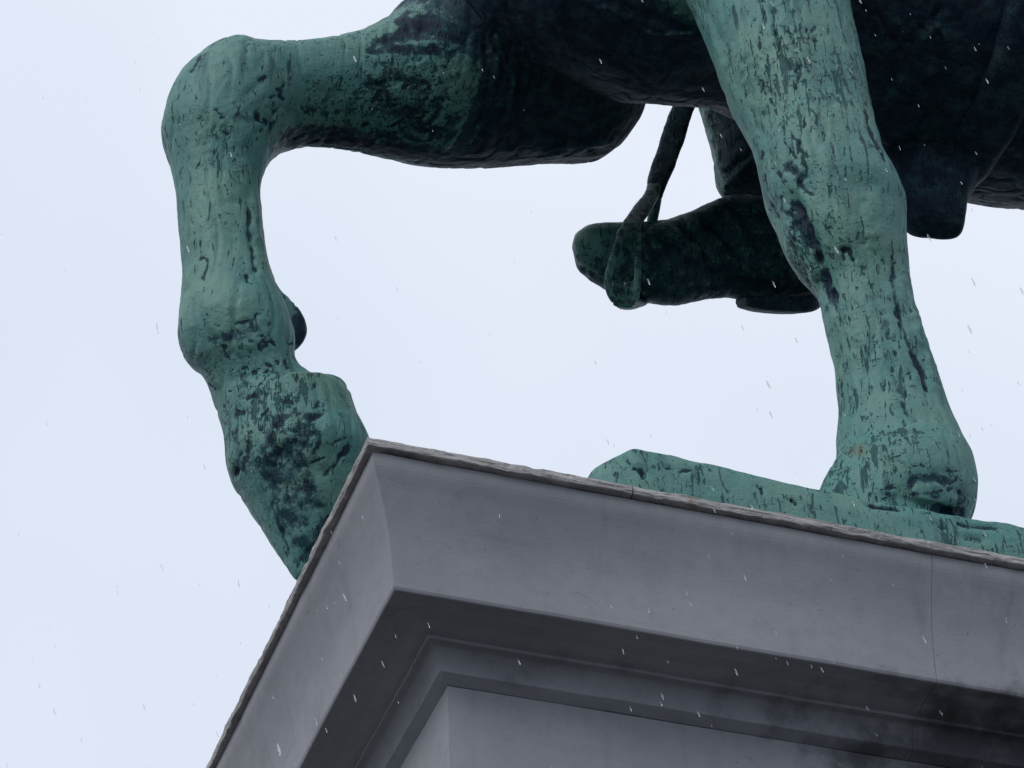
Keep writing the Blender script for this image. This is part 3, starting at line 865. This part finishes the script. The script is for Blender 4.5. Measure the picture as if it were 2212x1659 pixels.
plate = B.build('base_plate', 0.007, BRONZE, None, 4)
to_statue(plate)
co, no = get_v(plate)
co = co + no * (0.004 * fbm(co * 12, 3, 5) + 0.0015 * fbm(co * 40, 3, 8))[:, None]
st_plate = [([(1350, 985), (1380, 1010), (1400, 1040)], 5, 7, .7), ([(1430, 1012), (1470, 1016), (1500, 1010)], 4, 7, .85), ([(1385, 1000), (1395, 1030)], 4, 6, .7), ([(1632, 1046), (1645, 1055), (1648, 1070)], 4, 6, .8),
            ([(1705, 1078), (1720, 1090)], 5, 6, .8), ([(1330, 990), (1345, 1015)], 4, 5, .5), ([(1875, 1090), (1910, 1096), (1950, 1102)], 4, 7, .8), ([(2010, 1128), (2040, 1142), (2030, 1150)], 6, 6, .7),
            ([(2060, 1130), (2110, 1136), (2160, 1142)], 5, 6, .7), ([(1850, 1095), (1858, 1115)], 4, 5, .5), ([(2080, 1160), (2130, 1165)], 7, 5, .6)]
co, dkp = chisel(co, no, st_plate, 0.5)
set_v(plate, co)
set_attr(plate, 'dark', dkp)
set_attr(plate, 'wear', np.full(len(co), 0.30))

# --- saddle girth round the barrel
YG = YC
G = Soup()
gx = float(at(2010, 440, YC + 0.25)[0])
ge = 0.014
for dxx in (0.0,):
    a = np.linspace(0, 2 * math.pi, 64, endpoint=False)
    ry = np.interp(gx, bs_x, bs_ry) + 0.014
    rz = np.interp(gx, bs_x, bs_rz) + ge
    cz = np.interp(gx, bs_x, czs)
    hw = 0.062
    sec = [(-hw, -0.03), (-hw, 0.012), (-hw + 0.018, 0.024), (0, 0.028), (hw - 0.018, 0.024), (hw, 0.012), (hw, -0.03)]
    ringsG = []
    for t in a:
        n_ = np.array([math.cos(t) * rz, math.sin(t) * ry]); n_ /= np.linalg.norm(n_)
        bot = 1.0
        ringsG.append(np.array([(gx + sx + 0.0, YC + ry * math.cos(t) + n_[0] * so, cz + rz * math.sin(t) + n_[1] * so) for sx, so in sec]))
    n = len(sec)
    b0 = len(G.v)
    for r_ in ringsG:
        G.v.extend(r_)
    m_ = len(ringsG)
    for i in range(m_):
        for j in range(n):
            G.f.append((b0 + i * n + j, b0 + i * n + (j + 1) % n, b0 + ((i + 1) % m_) * n + (j + 1) % n, b0 + ((i + 1) % m_) * n + j))
G.limb([(1905, 318, 2112, 336, YC + .12, .9), (1915, 378, 2106, 392, YC + .12, .9), (1928, 424, 2090, 428, YC + .12, .85), (1940, 456, 2086, 462, YC + .12, .75), (1952, 480, 2083, 486, YC + .12, .65), (1962, 492, 2074, 500, YC + .12, .5)], p=3.0)
girth = G.build('saddle_girth', 0.008, BRONZE, None, 4)
to_statue(girth)
co, no = get_v(girth)
co = co + no * (0.006 * fbm(co * 14, 3, 15))[:, None]
set_v(girth, co)
set_attr(girth, 'dark', 0.80 + 0.25 * fbm(co * 16, 2, 77))
set_attr(girth, 'wear', np.full(len(co), 0.3))

# --- rider's far leg, boot, stirrup
YR = 1.20
Lg = Soup()
Lg.limb([(1360, -420, 1640, -420, YR - .16, .8), (1400, -250, 1660, -250, YR - .12, .8), (1440, -80, 1680, -80, YR - .08, .8), (1475, 60, 1690, 60, YR - .04, .8), (1492, 150, 1700, 150, YR - .02, .8), (1504, 208, 1708, 208, YR, .8),
         (1516, 250, 1716, 250, YR, .8), (1527, 290, 1722, 290, YR, .8), (1538, 332, 1730, 332, YR, .8), (1543, 370, 1738, 370, YR, .8), (1548, 398, 1742, 400, YR, .78), (1566, 424, 1742, 440, YR, .7)])
leg = Lg.build('rider_leg', 0.007, BRONZE, None, 4)
to_statue(leg)
Bt = Soup()
Bt.limb([(1236, 532, 1238, 550, YR, 1.0), (1243, 510, 1251, 579, YR, .95), (1260, 491, 1278, 604, YR, .9), (1290, 480, 1311, 626, YR, .82), (1341, 478, 1345, 640, YR, .78), (1380, 478, 1385, 652, YR, .76), (1416, 476, 1431, 660, YR, .74),
         (1452, 471, 1463, 660, YR, .68), (1497, 455, 1508, 650, YR, .6), (1536, 436, 1562, 645, YR, .55), (1566, 424, 1615, 648, YR, .52), (1620, 420, 1672, 650, YR, .5), (1690, 440, 1722, 650, YR, .5), (1745, 520, 1758, 640, YR, .5), (1768, 570, 1770, 610, YR, .5)], p=2.5)
boot = Bt.build('boot', 0.006, BRONZE, None, 4)
to_statue(boot)
Hl = Soup()
Hl.limb([(1599, 640, 1603, 664, YR, 2.8), (1625, 640, 1628, 671, YR, 2.4), (1653, 638, 1656, 675, YR, 2.2), (1695, 636, 1698, 678, YR, 2.0), (1731, 632, 1733, 677, YR, 1.8), (1752, 625, 1752, 668, YR, 1.4), (1765, 622, 1764, 645, YR, 1.2)], p=4, n=24)
heel = Hl.build('heel', 0.005, BRONZE, None, 2)
to_statue(heel, boot)
SL = Soup()
SL.limb([(1436, 100, 1496, 100, YR - .04, .30), (1457, 203, 1506, 207, YR - .02, .32), (1443, 250, 1493, 254, YR - .01, .36), (1428, 295, 1480, 300, YR, .42), (1416, 332, 1466, 338, YR, .36), (1405, 362, 1455, 368, YR, .42), (1398, 392, 1441, 398, YR, .55), (1402, 420, 1430, 430, YR, .7)], p=3)
leather = SL.build('stirrup_leather', 0.005, BRONZE, None, 2)
to_statue(leather)
St = Soup()
St.limb([(1398, 402, 1428, 404, YR - .01, .7), (1390, 420, 1422, 428, YR - .03, .5), (1370, 445, 1408, 455, YR - .06, .4), (1346, 478, 1388, 484, YR - .09, .35), (1336, 500, 1386, 504, YR - .10, .25), (1332, 512, 1384, 514, YR - .105, .2)], n=24, p=3)
St.limb([(1334, 494, 1352, 500, YR - .10, .8), (1325, 530, 1343, 533, YR - .112, .8), (1312, 570, 1330, 574, YR - .115, .8), (1304, 605, 1322, 607, YR - .112, .8), (1310, 636, 1328, 632, YR - .10, .8), (1322, 656, 1338, 646, YR - .09, .8)], n=14)
St.limb([(1366, 494, 1386, 496, YR - .10, .8), (1369, 530, 1386, 530, YR - .11, .8), (1369, 575, 1386, 575, YR - .112, .8), (1367, 620, 1385, 620, YR - .108, .8), (1362, 650, 1380, 654, YR - .09, .8)], n=14)
St.limb([(1322, 606, 1372, 608, YR - .095, .16), (1320, 630, 1374, 632, YR - .09, .2), (1326, 650, 1374, 652, YR - .085, .3), (1336, 664, 1366, 665, YR - .08, .4)], n=20, p=3)
St.limb([(1400, 402, 1428, 404, YR, .7), (1408, 425, 1430, 430, YR + .03, .9), (1398, 476, 1420, 478, YR + .08, .9), (1388, 540, 1408, 540, YR + .10, .8), (1376, 600, 1396, 600, YR + .10, .8), (1368, 650, 1392, 650, YR + .08, .8)], n=16, p=3)
p_a, p_b = at(1349, 652, YR - .09), at(1378, 655, YR + .09)
St.tube([p_a, (p_a + p_b) / 2 + np.array([0, 0, -0.006]), p_b], [(0.030, 0.010), (0.032, 0.012), (0.028, 0.010)], n=14)
stirrup = St.build('stirrup', 0.0045, BRONZE, None, 2)
to_statue(stirrup)
ridge = [([(1560, 410), (1585, 385), (1610, 360)], 5, -8, 0), ([(1575, 370), (1600, 345), (1625, 330)], 5, 8, 0), ([(1545, 385), (1580, 360)], 5, 6, 0), ([(1522, 240), (1545, 310), (1560, 380)], 6, -6, 0)]
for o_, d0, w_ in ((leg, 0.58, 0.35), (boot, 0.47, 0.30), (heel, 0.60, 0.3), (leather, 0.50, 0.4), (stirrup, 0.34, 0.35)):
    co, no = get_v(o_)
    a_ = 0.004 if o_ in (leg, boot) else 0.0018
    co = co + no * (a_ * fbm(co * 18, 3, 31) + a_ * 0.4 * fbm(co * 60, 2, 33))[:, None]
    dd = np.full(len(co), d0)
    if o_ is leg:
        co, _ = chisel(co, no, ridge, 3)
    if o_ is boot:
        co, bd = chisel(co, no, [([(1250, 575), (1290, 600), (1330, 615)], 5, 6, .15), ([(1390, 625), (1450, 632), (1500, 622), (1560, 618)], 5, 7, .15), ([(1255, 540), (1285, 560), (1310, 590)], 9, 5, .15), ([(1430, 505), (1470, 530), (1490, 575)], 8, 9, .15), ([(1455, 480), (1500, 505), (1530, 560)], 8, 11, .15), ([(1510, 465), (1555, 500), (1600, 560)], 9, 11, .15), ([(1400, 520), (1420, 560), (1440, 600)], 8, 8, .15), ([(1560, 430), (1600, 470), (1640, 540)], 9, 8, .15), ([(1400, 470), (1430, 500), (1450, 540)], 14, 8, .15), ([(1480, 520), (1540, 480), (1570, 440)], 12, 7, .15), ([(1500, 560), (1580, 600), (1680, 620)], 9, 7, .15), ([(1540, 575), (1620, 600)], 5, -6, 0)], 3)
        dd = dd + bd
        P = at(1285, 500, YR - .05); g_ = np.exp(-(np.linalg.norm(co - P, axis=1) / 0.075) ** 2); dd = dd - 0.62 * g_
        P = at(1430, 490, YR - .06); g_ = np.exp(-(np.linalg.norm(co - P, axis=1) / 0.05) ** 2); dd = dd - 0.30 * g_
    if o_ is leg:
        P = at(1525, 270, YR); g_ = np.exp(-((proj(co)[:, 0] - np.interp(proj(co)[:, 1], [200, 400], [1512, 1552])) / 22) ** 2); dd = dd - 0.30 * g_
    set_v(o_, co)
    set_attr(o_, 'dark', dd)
    set_attr(o_, 'wear', np.full(len(co), w_))

# ------------------------------------------------------------------ falling sleet
fall = np.array([0.34, 0.06, -0.94]); fall /= np.linalg.norm(fall)
sv, sf = [], []
for i in range(420):
    u, v = random.uniform(-60, 2270), random.uniform(-60, 1720)
    if u < 1500 and v < 1250 and random.random() < 0.62:
        continue
    r = ray(u, v)
    t = random.uniform(1.6, 5.2)
    P = CAM + r * t
    if P[1] > -0.30 and P[0] > -0.4:
        continue
    L = random.choice((0.6, 0.8, 1.0, 1.3)) * random.uniform(0.0016, 0.0048) * (0.55 + 0.09 * t)
    wd = L * random.uniform(0.16, 0.26)
    d = fall + np.array([random.gauss(0, .05), random.gauss(0, .05), 0])
    d /= np.linalg.norm(d)
    s1 = np.cross(d, [0, 1, 0]); s1 /= np.linalg.norm(s1)
    s2 = np.cross(d, s1)
    b = len(sv)
    prof = [(-1, 0.15), (-0.6, 0.7), (0.1, 1.0), (0.7, 0.8), (1, 0.25)]
    for z_, w_ in prof:
        for q in range(6):
            a = q * math.pi / 3
            sv.append(P + d * L * z_ + (s1 * math.cos(a) + s2 * math.sin(a)) * wd * w_)
    for i2 in range(4):
        for q in range(6):
            sf.append((b + i2 * 6 + q, b + i2 * 6 + (q + 1) % 6, b + (i2 + 1) * 6 + (q + 1) % 6, b + (i2 + 1) * 6 + q))
    sf.append(tuple(b + q for q in range(5, -1, -1)))
    sf.append(tuple(b + 24 + q for q in range(6)))
sl = mesh_obj('falling_sleet', sv, sf, DROP, None, True)
sl['kind'] = 'stuff'
sl['label'] = 'pale specks of sleet falling in front of the pedestal'
sl['category'] = 'sleet'
